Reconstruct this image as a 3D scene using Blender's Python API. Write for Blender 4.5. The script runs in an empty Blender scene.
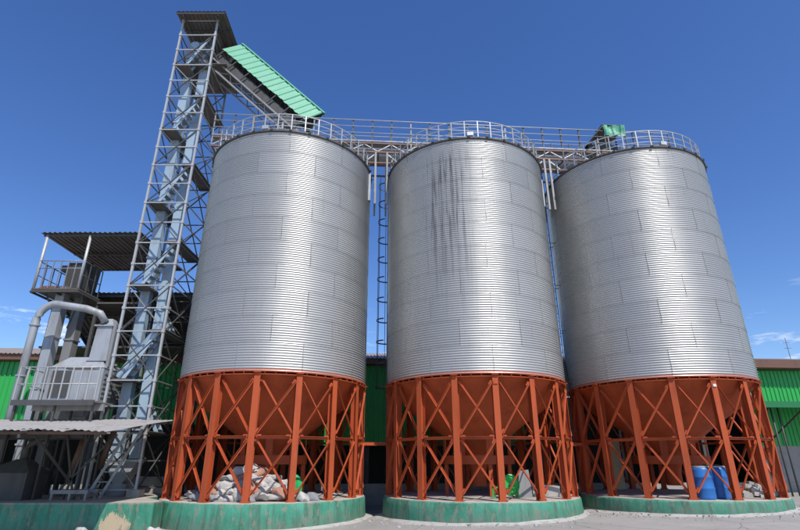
import bpy, math, random
from mathutils import Vector, Matrix, noise
random.seed(7)
R_ = math.radians
scene = bpy.context.scene
COL = scene.collection

# ------------------------------------------------------------------ camera, sky, sun, exposure
cam_d = bpy.data.cameras.new('camera'); cam = bpy.data.objects.new('camera', cam_d); COL.objects.link(cam)
cam_d.sensor_width = 36; cam_d.lens = 500.47 / 800 * 36; cam_d.clip_end = 2000; cam_d.clip_start = .1
cam.location = (0, 0, 1.6); cam.rotation_euler = (math.pi / 2 + 0.3711, 0, 0)
scene.camera = cam
SUN_AZ, SUN_EL = 29.0, 53.0                      # degrees right of straight behind the camera, above the horizon
sd = Vector((math.sin(R_(SUN_AZ)) * math.cos(R_(SUN_EL)), -math.cos(R_(SUN_AZ)) * math.cos(R_(SUN_EL)), math.sin(R_(SUN_EL))))
sl = bpy.data.lights.new('sun', 'SUN'); sl.energy = 4.6; sl.angle = R_(.53); sl.color = (1, .955, .88)
sun = bpy.data.objects.new('sun', sl); COL.objects.link(sun)
sun.rotation_euler = (-sd).to_track_quat('-Z', 'Y').to_euler(); sun.location = (10, -20, 40)
world = bpy.data.worlds.new('World'); scene.world = world; world.use_nodes = True
wn, wl = world.node_tree.nodes, world.node_tree.links
wn.clear()
wo = wn.new('ShaderNodeOutputWorld'); bg = wn.new('ShaderNodeBackground'); sky = wn.new('ShaderNodeTexSky')
sky.sky_type = 'NISHITA'; sky.sun_disc = False; sky.sun_elevation = R_(SUN_EL); sky.sun_rotation = R_(180 - SUN_AZ)
sky.air_density = 1.0; sky.dust_density = .15; sky.ozone_density = 4.0; sky.altitude = 100
bg.inputs['Strength'].default_value = .15
tc = wn.new('ShaderNodeTexCoord')
def wmath(op, a, b=None):
    n = wn.new('ShaderNodeMath'); n.operation = op
    for i, v in enumerate((a, b)):
        if v is None: continue
        if isinstance(v, (int, float)): n.inputs[i].default_value = v
        else: wl.new(v, n.inputs[i])
    return n.outputs[0]
sep = wn.new('ShaderNodeSeparateXYZ'); wl.new(tc.outputs['Generated'], sep.inputs[0])
# thin fair-weather wisps low above the horizon, the same band all the way round
wmap = wn.new('ShaderNodeMapping'); wmap.inputs['Scale'].default_value = (9, 9, 42); wl.new(tc.outputs['Generated'], wmap.inputs[0])
wmap.inputs['Location'].default_value = (0.35, 0.2, 0.0)
wnoi = wn.new('ShaderNodeTexNoise'); wnoi.inputs['Scale'].default_value = 1; wnoi.inputs['Detail'].default_value = 6; wnoi.inputs['Roughness'].default_value = .6
wl.new(wmap.outputs[0], wnoi.inputs[0])
rmp = wn.new('ShaderNodeMapRange'); rmp.inputs[1].default_value = .57; rmp.inputs[2].default_value = .72; wl.new(wnoi.outputs[0], rmp.inputs[0])
band = wn.new('ShaderNodeMapRange'); band.interpolation_type = 'SMOOTHSTEP'
band.inputs[1].default_value = .30; band.inputs[2].default_value = .20; wl.new(sep.outputs[2], band.inputs[0])
cl = wmath('MULTIPLY', wmath('MULTIPLY', rmp.outputs[0], band.outputs[0]), .75)
mixc = wn.new('ShaderNodeMix'); mixc.data_type = 'RGBA'
hsv = wn.new('ShaderNodeHueSaturation'); hsv.inputs['Saturation'].default_value = 1.2; hsv.inputs['Hue'].default_value = .512; hsv.inputs['Value'].default_value = 1.08; wl.new(sky.outputs[0], hsv.inputs['Color'])
wl.new(cl, mixc.inputs[0]); wl.new(hsv.outputs[0], mixc.inputs[6]); mixc.inputs[7].default_value = (7.5, 7.8, 8.2, 1)
wl.new(mixc.outputs[2], bg.inputs['Color']); wl.new(bg.outputs[0], wo.inputs[0])
vs = scene.view_settings
vs.view_transform = 'Standard'; vs.look = 'None'; vs.gamma = 1; vs.use_curve_mapping = False; vs.exposure = 0.0

# ------------------------------------------------------------------ materials
MATS = {}
class NT:
    def __init__(s, name):
        s.m = bpy.data.materials.new(name); s.m.use_nodes = True
        s.n, s.l = s.m.node_tree.nodes, s.m.node_tree.links
        s.b = s.n['Principled BSDF']; MATS[name] = s.m
    def put(s, v, sock):
        if isinstance(v, (int, float)): sock.default_value = v
        elif isinstance(v, (tuple, list)): sock.default_value = tuple(v) if len(v) == 3 and sock.type == 'VECTOR' else (*v[:3], 1)
        else: s.l.new(v, sock)
    def set(s, **k):
        for a, v in k.items(): s.put(v, s.b.inputs[a.replace('_', ' ')])
        return s
    def math(s, op, a, b=0.5, clamp=False):
        n = s.n.new('ShaderNodeMath'); n.operation = op; n.use_clamp = clamp
        s.put(a, n.inputs[0]); s.put(b, n.inputs[1]); return n.outputs[0]
    def coord(s, kind='Object', scale=(1, 1, 1)):
        if kind == 'Position': o = s.n.new('ShaderNodeNewGeometry').outputs['Position']
        else: o = s.n.new('ShaderNodeTexCoord').outputs[kind]
        m = s.n.new('ShaderNodeMapping'); m.inputs['Scale'].default_value = scale; s.l.new(o, m.inputs[0]); return m.outputs[0]
    def noise(s, vec, scale=5, detail=5, rough=.6):
        n = s.n.new('ShaderNodeTexNoise'); n.inputs['Scale'].default_value = scale
        n.inputs['Detail'].default_value = detail; n.inputs['Roughness'].default_value = rough
        s.l.new(vec, n.inputs['Vector']); return n.outputs[0]
    def ramp(s, v, a, b, c=0., d=1.):
        n = s.n.new('ShaderNodeMapRange'); s.put(v, n.inputs[0])
        for i, q in enumerate((a, b, c, d)): n.inputs[i + 1].default_value = q
        return n.outputs[0]
    def mix(s, f, a, b):
        n = s.n.new('ShaderNodeMix'); n.data_type = 'RGBA'
        s.put(f, n.inputs[0]); s.put(a, n.inputs[6]); s.put(b, n.inputs[7]); return n.outputs[2]
    def bump(s, h, strength=.3, dist=.02):
        n = s.n.new('ShaderNodeBump'); n.inputs['Strength'].default_value = strength; n.inputs['Distance'].default_value = dist
        s.l.new(h, n.inputs['Height']); s.l.new(n.outputs[0], s.b.inputs['Normal']); return s
    def rand(s): return s.n.new('ShaderNodeObjectInfo').outputs['Random']

def paint(name, col, dirt=(.10, .09, .08), rough=.5, metal=0., amount=.55, scale=3., streak=True, var=.15):
    t = NT(name)
    p = t.coord('Position', (1, 1, .25) if streak else (1, 1, 1))
    n1 = t.noise(p, scale, 7, .65)
    n2 = t.noise(t.coord('Position'), scale * 9, 4)
    f = t.math('MULTIPLY', t.ramp(n1, .48, .75), amount)
    c2 = t.mix(t.ramp(n2, .3, .7, 0, var), col, tuple(min(1, x * 1.35 + .02) for x in col))
    t.set(Base_Color=t.mix(f, c2, dirt), Roughness=t.ramp(n1, .3, .7, rough - .08, rough + .15), Metallic=metal)
    return t

def galvanized(name, stain):
    t = NT(name)
    P = t.coord('Position'); uv = t.coord('UV')
    r = t.rand()
    big = t.noise(P, .9, 5, .6)
    spang = t.noise(P, 38, 3, .6)
    strk = t.noise(t.coord('Position', (9, 9, .35)), 1.0, 6, .7)
    strk2 = t.noise(t.coord('Position', (3.2, 3.2, .12)), 1.0, 5, .6)
    base = t.mix(r, (.46, .455, .435), (.50, .495, .475))
    base = t.mix(t.ramp(spang, .35, .65, 0, .35), base, (.38, .38, .365))
    base = t.mix(t.ramp(big, .4, .72, 0, .35), base, (.39, .39, .375))
    # dirt under the bolts of the lap seams and along the ring joints
    sx = t.n.new('ShaderNodeSeparateXYZ'); t.l.new(uv, sx.inputs[0])
    seam = t.ramp(sx.outputs[0], 0, .022, 1, 0)
    ring = t.ramp(sx.outputs[1], 0, .05, 1, 0)
    sd_ = t.math('MULTIPLY', seam, t.ramp(strk, .42, .64, .0, .5))
    rd_ = t.math('MULTIPLY', ring, t.ramp(strk2, .42, .62, 0, .28))
    vst = t.math('MULTIPLY', t.ramp(strk, .56, .72), t.ramp(big, .45, .65, 0, .35))
    d = t.math('MAXIMUM', t.math('MAXIMUM', sd_, rd_), vst)
    if stain:   # dark run-off streaks below the roof edge of the middle bin
        g = t.n.new('ShaderNodeNewGeometry'); s3 = t.n.new('ShaderNodeSeparateXYZ'); t.l.new(g.outputs['Position'], s3.inputs[0])
        m = t.math('MULTIPLY', t.ramp(s3.outputs[0], .7, 1.15), t.ramp(s3.outputs[0], 2.5, 2.0))
        m = t.math('MULTIPLY', m, t.ramp(s3.outputs[2], 5.5, 9.5))
        m = t.math('MULTIPLY', m, t.ramp(s3.outputs[2], 11.9, 11.5))
        st = t.noise(t.coord('Position', (7, 7, .3)), 1.3, 6, .7)
        d = t.math('MAXIMUM', d, t.math('MULTIPLY', m, t.ramp(st, .49, .60, 0, .85)))
    t.set(Base_Color=t.mix(d, base, (.085, .082, .075)), Metallic=t.ramp(d, 0, 1, .55, .15),
          Roughness=t.math('ADD', t.ramp(spang, .3, .7, .34, .48), t.math('MULTIPLY', r, .04)))
    return t
galvanized('galvanized_sheet', False); galvanized('galvanized_sheet_streaked', True)

t = paint('red_oxide', (.43, .080, .024), (.19, .038, .016), .6, 0, .6, 2.2); t.set(Specular_IOR_Level=.28)
paint('dark_rim', (.10, .095, .09), (.05, .04, .03), .6, .3)
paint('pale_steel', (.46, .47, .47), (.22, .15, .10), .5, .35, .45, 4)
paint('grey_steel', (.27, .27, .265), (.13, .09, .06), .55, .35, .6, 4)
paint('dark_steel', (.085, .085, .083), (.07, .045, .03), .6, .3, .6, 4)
paint('brown_steel', (.17, .10, .075), (.07, .05, .04), .6, .2, .6, 3)
paint('pale_blue_steel', (.36, .47, .56), (.17, .17, .16), .45, .15, .55, 2.5)
paint('duct_grey', (.36, .38, .40), (.17, .14, .11), .5, .25, .85, 2)
paint('faded_mint', (.10, .36, .22), (.26, .47, .36), .5, 0, .5, 2, True, .2)
paint('shed_green', (.024, .36, .07), (.03, .22, .06), .45, 0, .5, 1.2)
paint('dark_green', (.012, .16, .05), (.02, .07, .03), .5, 0, .5, 1.2)
paint('fascia_brown', (.16, .075, .05), (.09, .06, .05), .6, 0, .6, 2)
paint('roof_tin', (.34, .29, .26), (.17, .11, .08), .6, .1, .7, 1.4, False)
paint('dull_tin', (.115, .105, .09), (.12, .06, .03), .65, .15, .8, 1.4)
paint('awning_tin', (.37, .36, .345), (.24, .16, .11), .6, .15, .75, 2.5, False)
paint('concrete', (.34, .325, .30), (.17, .155, .13), .85, 0, .8, 1.6, False)
paint('dusty_concrete', (.42, .385, .335), (.22, .19, .16), .9, 0, .8, 1.2, False)
paint('dark_shade', (.05, .05, .048), (.03, .03, .028), .8, 0, .5, 1)  # near-black tone that stands in for shade in the bays and elevator head
paint('barrel_blue', (.025, .15, .44), (.03, .09, .20), .35, 0, .4, 4)
paint('white_paint', (.72, .71, .68), (.35, .32, .28), .6, 0, .5, 6)
paint('beige_board', (.58, .47, .27), (.30, .23, .14), .7, 0, .6, 3)
paint('bright_green', (.02, .42, .06), (.03, .20, .05), .4, 0, .4, 5)
paint('bark', (.10, .07, .045), (.05, .04, .03), .9, 0, .5, 6)
paint('rubble_grey', (.40, .38, .35), (.18, .16, .14), .9, 0, .8, 5, False)
for nm, c in (('sack_white', (.47, .45, .42)), ('sack_tan', (.38, .20, .14)), ('sack_grey', (.24, .24, .25)), ('sack_green', (.02, .42, .12))):
    t = paint(nm, c, tuple(x * .45 for x in c), .75, 0, .7, 5, False, .3)
    t.bump(t.noise(t.coord('Position'), 22, 5, .65), .7, .03)
t = NT('leaf'); t.set(Base_Color=t.mix(t.rand(), (.05, .095, .02), (.09, .13, .03)), Roughness=.6)

t = NT('green_plinth')      # weathered green paint on concrete, scraped and splashed towards the ground
P = t.coord('Position'); n1 = t.noise(P, 1.7, 8, .7); n2 = t.noise(t.coord('Position', (2.2, 2.2, .9)), 3.2, 8, .72); n3 = t.noise(t.coord('Position', (6, 6, .7)), 1., 6, .65)
g = t.mix(t.ramp(n1, .35, .7), (.032, .22, .135), (.075, .31, .21))
g = t.mix(t.ramp(n3, .47, .64, 0, .8), g, (.05, .10, .062))
g = t.mix(t.ramp(n2, .54, .60, 0, .8), g, (.22, .22, .165))
s3 = t.n.new('ShaderNodeSeparateXYZ'); gg = t.n.new('ShaderNodeNewGeometry'); t.l.new(gg.outputs['Position'], s3.inputs[0])
gz = t.math('SUBTRACT', s3.outputs[2], t.math('MULTIPLY', t.math('SUBTRACT', s3.outputs[0], 2.6), .023))   # height above the sloping yard
splash = t.math('MULTIPLY', t.ramp(gz, .42, .0), t.ramp(n1, .38, .62))
g = t.mix(t.math('MULTIPLY', splash, .8), g, (.16, .15, .12))
lip = t.math('MULTIPLY', t.ramp(s3.outputs[2], .50, .535), t.ramp(n2, .40, .55))
g = t.mix(t.math('MULTIPLY', lip, .8), g, (.36, .34, .29))
# bare patch where the paint has fallen off the dock wall beside the tower foot
dx = t.math('DIVIDE', t.math('SUBTRACT', s3.outputs[0], -7.42), .34); dz = t.math('DIVIDE', t.math('SUBTRACT', s3.outputs[2], .02), .30)
rr = t.math('ADD', t.math('ADD', t.math('MULTIPLY', dx, dx), t.math('MULTIPLY', dz, dz)), t.math('MULTIPLY', t.math('SUBTRACT', n2, .5), 5.))
dyk = t.ramp(s3.outputs[1], 14.6, 14.7, 1, 0)
g = t.mix(t.math('MULTIPLY', t.ramp(rr, .95, .75), dyk), g, (.48, .38, .25))
t.set(Base_Color=g, Roughness=.75); t.bump(n2, .5, .03)

t = NT('yard')              # dusty worn concrete yard
P = t.coord('Position'); a = t.noise(P, .35, 7, .65); b = t.noise(P, 3.5, 8, .7); c_ = t.noise(P, 40, 4, .6)
tr = t.noise(t.coord('Position', (.10, 1.3, 1)), 1., 6, .6)
g = t.mix(t.ramp(a, .35, .68), (.235, .225, .21), (.37, .35, .32))
g = t.mix(t.ramp(tr, .45, .65, 0, .6), g, (.30, .285, .265))
g = t.mix(t.ramp(b, .56, .72, 0, .7), g, (.155, .15, .14))
g = t.mix(t.ramp(c_, .3, .7, 0, .35), g, (.42, .40, .365))
v = t.n.new('ShaderNodeTexVoronoi'); v.feature = 'DISTANCE_TO_EDGE'; v.inputs['Scale'].default_value = .42
t.l.new(t.coord('Position', (1, 1, 0)), v.inputs['Vector'])
g = t.mix(t.ramp(t.math('ADD', v.outputs['Distance'], t.math('MULTIPLY', b, .02)), .012, .018, .65, 0), g, (.09, .085, .08))
t.set(Base_Color=g, Roughness=.9); t.bump(t.math('ADD', b, t.math('MULTIPLY', c_, .3)), .45, .03)

# ------------------------------------------------------------------ mesh helpers
class MB:
    def __init__(s): s.v = []; s.f = []; s.uv = None
    def quad(s, a, b, c, d):
        i = len(s.v); s.v += [tuple(a), tuple(b), tuple(c), tuple(d)]; s.f.append((i, i + 1, i + 2, i + 3)); return s
    def hexa(s, p):          # p: bottom 4 ccw, top 4 ccw
        i = len(s.v); s.v += [tuple(q) for q in p]
        for q in ((3, 2, 1, 0), (4, 5, 6, 7), (0, 1, 5, 4), (1, 2, 6, 5), (2, 3, 7, 6), (3, 0, 4, 7)): s.f.append(tuple(i + k for k in q))
        return s
    def box(s, x0, x1, y0, y1, z0, z1):
        return s.hexa([(x0, y0, z0), (x1, y0, z0), (x1, y1, z0), (x0, y1, z0), (x0, y0, z1), (x1, y0, z1), (x1, y1, z1), (x0, y1, z1)])
    def frame(s, p0, p1, up=(0, 0, 1)):
        d = (Vector(p1) - Vector(p0)).normalized(); u = Vector(up)
        if abs(d.dot(u)) > .98: u = Vector((0, 1, 0))
        a = d.cross(u).normalized(); return a, a.cross(d).normalized()
    def bar(s, p0, p1, w, h, up=(0, 0, 1)):
        a, b = s.frame(p0, p1, up); p0, p1 = Vector(p0), Vector(p1); a = a * w / 2; b = b * h / 2
        return s.hexa([p0 - a - b, p0 + a - b, p0 + a + b, p0 - a + b, p1 - a - b, p1 + a - b, p1 + a + b, p1 - a + b])
    def angle(s, p0, p1, w, th=.008, up=(0, 0, 1)):      # an L section
        a, b = s.frame(p0, p1, up); p0, p1 = Vector(p0), Vector(p1)
        s.bar(p0 + a * (w / 2), p1 + a * (w / 2), w, th, up); s.bar(p0 + b * (w / 2 + th / 2), p1 + b * (w / 2 + th / 2), th, w, up); return s
    def tube(s, pts, r, n=8, caps=True):
        pts = [Vector(p) for p in pts]; rings = []
        rad = r if isinstance(r, (list, tuple)) else [r] * len(pts)
        for k, p in enumerate(pts):
            d = (pts[min(k + 1, len(pts) - 1)] - pts[max(k - 1, 0)]).normalized()
            u = Vector((0, 0, 1)) if abs(d.z) < .95 else Vector((0, 1, 0))
            a = d.cross(u).normalized(); b = a.cross(d)
            i = len(s.v); rings.append(i)
            for j in range(n):
                t_ = 2 * math.pi * j / n; s.v.append(tuple(p + (a * math.cos(t_) + b * math.sin(t_)) * rad[k]))
        for i0, i1 in zip(rings, rings[1:]):
            for j in range(n): s.f.append((i0 + j, i0 + (j + 1) % n, i1 + (j + 1) % n, i1 + j))
        if caps: s.f.append(tuple(rings[0] + j for j in reversed(range(n)))); s.f.append(tuple(rings[-1] + j for j in range(n)))
        return s
    def lathe(s, prof, n=48, c=(0, 0), a0=0., a1=None, jit=None):
        full = a1 is None; a1 = a0 + 2 * math.pi if full else a1; i = len(s.v); m = len(prof); cols = n if full else n + 1
        for j in range(cols):
            t_ = a0 + (a1 - a0) * j / n
            for k, (r, z) in enumerate(prof):
                rr = r + (jit(t_, k) if jit else 0); s.v.append((c[0] + rr * math.cos(t_), c[1] + rr * math.sin(t_), z))
        for j in range(n):
            j2 = (j + 1) % cols
            for k in range(m - 1): s.f.append((i + j * m + k, i + j2 * m + k, i + j2 * m + k + 1, i + j * m + k + 1))
        return s
    def ring(s, R, z, r, n=72, k=6):
        i = len(s.v)
        for j in range(n):
            t_ = 2 * math.pi * j / n
            for q in range(k):
                b = 2 * math.pi * q / k; rr = R + r * math.cos(b); s.v.append((rr * math.cos(t_), rr * math.sin(t_), z + r * math.sin(b)))
        for j in range(n):
            for q in range(k):
                s.f.append((i + j * k + q, i + ((j + 1) % n) * k + q, i + ((j + 1) % n) * k + (q + 1) % k, i + j * k + (q + 1) % k))
        return s
    def prism(s, poly, z0, z1):
        i = len(s.v); n = len(poly)
        s.v += [(x, y, z0) for x, y in poly] + [(x, y, z1) for x, y in poly]
        s.f.append(tuple(i + k for k in reversed(range(n)))); s.f.append(tuple(i + n + k for k in range(n)))
        for k in range(n): s.f.append((i + k, i + (k + 1) % n, i + n + (k + 1) % n, i + n + k))
        return s
    def mesh(s, name, mat, smooth=False):
        me = bpy.data.meshes.new(name); me.from_pydata(s.v, [], s.f)
        if s.uv:
            u = me.uv_layers.new(name='UVMap')
            for lp in me.loops: u.data[lp.index].uv = s.uv[lp.vertex_index] if lp.vertex_index < len(s.uv) else (.5, .5)
        if mat: me.materials.append(MATS[mat])
        if smooth: me.shade_smooth()
        me.update(); return me
    def build(s, name, mat, parent=None, smooth=False, angle=None):
        me = s.mesh(name, mat, smooth)
        if angle: me.shade_smooth(); me.set_sharp_from_angle(angle=R_(angle))
        return link(name, me, parent)
def link(name, me, parent=None, loc=None, rz=None):
    o = bpy.data.objects.new(name, me); COL.objects.link(o)
    if parent: o.parent = parent
    if loc: o.location = loc
    if rz is not None: o.rotation_euler = (0, 0, rz)
    return o
def tag(o, label, cat, group=None):
    o['label'] = label; o['category'] = cat
    if group: o['group'] = group
    return o
def thing(name, label, cat, loc=(0, 0, 0), rz=0, group=None):
    o = link(name, None, None, loc, rz); o.empty_display_size = .3; return tag(o, label, cat, group)
def struct(o): o['kind'] = 'structure'; return o
def corr(x0, x1, z0, z1, pitch, depth, ax=(1, 0, 0), up=(0, 0, 1), out=(0, -1, 0), org=(0, 0, 0), kind='trap', bend=None):
    """one corrugated sheet: ribs run along `up`, profile along `ax`"""
    m = MB(); ax, up, out, org = Vector(ax), Vector(up), Vector(out), Vector(org)
    if kind == 'trap': prof = [(0, 0), (.5, 0), (.62, 1), (.88, 1), (1, 0)]
    else: prof = [(k / 6, .5 - .5 * math.cos(2 * math.pi * k / 6)) for k in range(7)]
    n = max(1, round((x1 - x0) / pitch)); pw = (x1 - x0) / n; xs = []
    for i in range(n):
        for (a, h) in (prof if i == 0 else prof[1:]): xs.append((x0 + (i + a) * pw, h * depth))
    nz = 4 if bend else 1
    for (x, h) in xs:
        for k in range(nz + 1):
            zz = z0 + (z1 - z0) * k / nz
            m.v.append(tuple(org + ax * x + up * zz + out * (h + (bend(x, zz) if bend else 0))))
    for i in range(len(xs) - 1):
        for k in range(nz): a = i * (nz + 1) + k; m.f.append((a, a + nz + 1, a + nz + 2, a + 1))
    return m

def gz(x): return .023 * (max(-14, min(18, x)) - 2.6)      # the yard falls gently to the left
ROW = math.atan2(.9581, 13.5734)                           # the row of bins runs slightly away from the camera
SILO = [(-4.2589, 17.5222), (2.5999, 17.9314), (9.3145, 18.4802)]
SR, ZP, ZB, ZT = 3.056, .54, 3.999, 12.213

# ------------------------------------------------------------------ ground
m = MB(); xs = [-500, -14, 18, 500]; ys = [-200, 600]
for x in xs:
    for y in ys: m.v.append((x, y, gz(x)))
for i in range(3): m.f.append((2 * i, 2 * i + 2, 2 * i + 3, 2 * i + 1))
struct(m.build('ground', 'yard'))

# ------------------------------------------------------------------ plinths
def plinth(c, label, skirt):
    t = thing('concrete_plinth', label, 'plinth', (c[0], c[1], 0), 0, 'round plinths under the grain bins')
    g0 = gz(c[0]); Rp = SR + .085
    sd0 = c[0] * 3
    jit = lambda a, k: .018 * noise.noise(Vector((math.cos(a) * 5 + sd0, math.sin(a) * 5, k * 3)))
    MB().lathe([(Rp + .0, g0 - .4), (Rp + .03, g0 + .06), (Rp + .012, g0 + .3), (Rp, ZP - .05), (Rp - .03, ZP - .012)], 160, jit=jit).build('wall', 'green_plinth', t, angle=40)
    MB().lathe([(Rp - .03, ZP - .012), (Rp - .06, ZP), (2.0, ZP + .004), (.01, ZP + .01)], 96).build('floor_slab', 'dusty_concrete', t, True)
    if skirt:   # spilt mortar fillet round the foot
        j2 = lambda a, k: (.22 * noise.noise(Vector((math.cos(a) * 2.2 + sd0, math.sin(a) * 2.2, 1))) + .05 * noise.noise(Vector((math.cos(a) * 11, math.sin(a) * 11, sd0)))) * (k > 1)
        m = MB()
        prof = [(Rp - .02, .12), (Rp + .035, .05), (Rp + .12, .025), (Rp + .24, -.03)]
        i = 0
        m.lathe(prof, 160, jit=j2)
        m.v = [(x, y, z + gz(c[0] + x)) for x, y, z in m.v]
        m.build('mortar_skirt', 'rubble_grey', t, True)
    return t
plinth(SILO[0], 'round green plinth carrying the heap of sacks, beside the lattice tower', True)
plinth(SILO[1], 'round green plinth under the middle bin', True)
plinth(SILO[2], 'round green plinth with the two blue barrels on it', True)

# ------------------------------------------------------------------ grain bins
NL, PH = 16, 3.5
def make_silo(k, label):
    c = SILO[k]
    t = thing('grain_silo', label, 'silo', (c[0], c[1], ZP), 0, 'steel hopper bins in a row')
    return t
def sheet_mesh():
    m = MB(); H = (ZT - ZB) / 10; nc, ncor, per = 14, 11, 8; span = R_(36.6); rows = ncor * per; m.uv = []
    for j in range(nc + 1):
        a = span * j / nc
        for i in range(rows + 1):
            z = (H + .012) * i / rows
            r = SR + .0098 * math.cos(2 * math.pi * i / per) + .0024 * (1 - j / nc) - .002 * i / rows
            m.v.append((r * math.cos(a), r * math.sin(a), z)); m.uv.append((j / nc, i / rows))
    w = rows + 1
    for j in range(nc):
        for i in range(rows): a = j * w + i; m.f.append((a, a + w, a + w + 1, a + 1))
    for q in range(10):                  # bolt heads down the lap
        a = R_(.45); z = H * (q + .5) / 10 + H / 20; r = SR + .02
        d = Vector((math.cos(a), math.sin(a), 0)); e = Vector((-math.sin(a), math.cos(a), 0)); p = d * r + Vector((0, 0, z))
        m.bar(p - d * .012, p + d * .002, .018, .018)
    return m.mesh('sheet', 'galvanized_sheet', True)
SHEET = sheet_mesh()
RING_A = [[random.uniform(-1.2, 1.2) for _ in range(10)] for _ in range(3)]
H_LEG = ZB - ZP
def bay_meshes():
    step = 2 * math.pi / NL; ra = SR - .085
    P = lambda a, z, r=ra: Vector((r * math.cos(a), r * math.sin(a), z))
    out = []
    leg = MB()                            # a wide-flange column with base plate
    for off in (-.085, .085): leg.box(ra + off - .006, ra + off + .006, -.088, .088, .02, H_LEG - .06)
    leg.box(ra - .079, ra + .079, -.006, .006, .02, H_LEG - .06)
    leg.box(ra - .125, ra + .105, -.13, .13, .002, .022)
    leg.box(ra - .06, ra + .16, -.10, .10, H_LEG - .058, H_LEG - .03)
    for sx in (-1, 1): leg.tube([(ra + .115 * .7, sx * .11, .02), (ra + .115 * .7, sx * .11, .06)], .014, 6)
    out.append(('leg', leg.mesh('leg', 'red_oxide')))
    zm = H_LEG * .485
    def br(p0, p1, w=.052):
        m = MB(); p0, p1 = Vector(p0), Vector(p1); d = (p1 - p0).normalized(); mid = (p0 + p1) / 2; rad = Vector((mid.x, mid.y, 0)).normalized()
        m.angle(p0 + d * .05, p1 - d * .05, w, .008, rad)
        for e, sgn in ((p0, 1), (p1, -1)): m.bar(e + d * sgn * .02, e + d * sgn * .16, .085, .01, rad)   # gusset plates
        return m
    ro = ra + .03
    a1 = step
    o = .035
    out.append(('girt', br(P(R_(1.7), zm, ro), P(a1 - R_(1.7), zm, ro), .075).mesh('girt', 'red_oxide')))
    for z0, z1 in ((.18, zm - .06), (zm + .06, H_LEG - .22)):
        out.append(('brace', br(P(R_(1.7), z0, ro + o), P(a1 - R_(1.7), z1, ro + o)).mesh('brace', 'red_oxide')))
        out.append(('brace', br(P(a1 - R_(1.7), z0, ro - o), P(R_(1.7), z1, ro - o)).mesh('brace', 'red_oxide')))
    return out
BAY = bay_meshes()
hz = H_LEG
mm = MB().lathe([(SR - .02, hz - .035), (SR + .035, hz - .035), (SR + .035, hz - .022), (SR + .006, hz - .022), (SR - .004, hz + .05), (SR - .03, hz + .05)], 144)
for q in range(64):
    a = 2 * math.pi * (q + .3) / 64; d = Vector((math.cos(a), math.sin(a), 0))
    mm.bar(d * (SR + .0) + Vector((0, 0, hz - .10)), d * (SR + .0) + Vector((0, 0, hz - .036)), .012, .06, d)
mm.lathe([(SR - .03, hz - .115), (SR + .012, hz - .115), (SR + .012, hz - .098), (SR - .02, hz - .098)], 144)
RINGBEAM = mm.mesh('ring_beam', 'red_oxide', False); RINGBEAM.shade_smooth(); RINGBEAM.set_sharp_from_angle(angle=R_(40))
ct = 1.30
CONE = []
NG = 16
for j in range(NG):                       # hopper gores, each its own plate with a lapped seam
    m = MB(); a0 = 2 * math.pi * j / NG; prof = [(SR - .10, hz - .06), (2.35, hz - .78 - 0.02), (1.55, ct + .82), (.42, ct - .06)]
    m.lathe([(r + .004 * (j % 2), z) for r, z in prof], 6, a0=a0, a1=a0 + 2 * math.pi / NG + .008)
    CONE.append(m.mesh('hopper_plate', 'red_oxide', True))
m = MB().lathe([(.42, ct - .06), (.44, ct - .30), (.44, ct - .32), (.34, ct - .32), (.26, ct - .62), (.26, .26), (.20, .26)], 32)
OUTLET = m.mesh('outlet_spout', 'red_oxide', True); OUTLET.set_sharp_from_angle(angle=R_(35))
COLLAR = MB().lathe([(1.12, .93), (1.2, .93), (1.2, 1.19), (1.12, 1.19), (1.12, .93)], 48)
for q in range(8):
    a = q * math.pi / 4 + .2; d = Vector((math.cos(a), math.sin(a), 0))
    COLLAR.bar(d * 1.1 + Vector((0, 0, .02)), d * 1.1 + Vector((0, 0, .94)), .12, .12) if q % 2 == 0 else None
    COLLAR.bar(d * 1.14 + Vector((0, 0, 1.18)), d * 1.14 + Vector((0, 0, 1.72)), .03, .22, d.cross(Vector((0, 0, 1))))
COLLAR = COLLAR.mesh('hopper_collar', 'red_oxide', False); COLLAR.shade_smooth(); COLLAR.set_sharp_from_angle(angle=R_(40))
zt = ZT - ZP
NR = 40
m = MB()
EAVE = MB().lathe([(SR - .02, zt - .05), (SR + .055, zt - .05), (SR + .065, zt - .03), (SR + .065, zt + .012), (SR + .03, zt + .03)], 160)
for q in range(30):
    a = 2 * math.pi * q / 30 + .05; d = Vector((math.cos(a), math.sin(a), 0))
    EAVE.bar(d * (SR + .02) + Vector((0, 0, zt + .03)), d * (SR + .10) + Vector((0, 0, zt - .01)), .09, .05)
EAVE = EAVE.mesh('eave_rim', 'dark_rim', False)
ROOFP = []
for j in range(20):
    a0 = 2 * math.pi * j / 20; m = MB()
    m.lathe([(SR + .055, zt + .018), (.35, zt + .70)], 3, a0=a0, a1=a0 + 2 * math.pi / 20)
    d = Vector((math.cos(a0), math.sin(a0), 0)); m.bar(d * (SR + .04) + Vector((0, 0, zt + .045)), d * .36 + Vector((0, 0, zt + .73)), .05, .05)
    ROOFP.append(m.mesh('roof_panel', 'galvanized_sheet'))
CAP = MB().lathe([(.40, zt + .66), (.40, zt + .80), (.36, zt + .84), (.02, zt + .88)], 24).mesh('roof_cap', 'galvanized_sheet')
RAILS = [MB().ring(SR - .06, zt + h, r_, 96, 6).mesh('rail', 'pale_steel', True) for h, r_ in ((.75, .020), (.50, .015), (.26, .015))]
POST = MB().box(SR - .078, SR - .042, -.018, .018, zt + .02, zt + .75).mesh('post', 'pale_steel')
FLOOD = MB().box(SR - .10, SR + .03, -.11, .11, zt + .10, zt + .24)
FLOOD.box(SR - .06, SR - .02, -.02, .02, zt, zt + .10); FLOOD = FLOOD.mesh('lamp_box', 'pale_steel')
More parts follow.
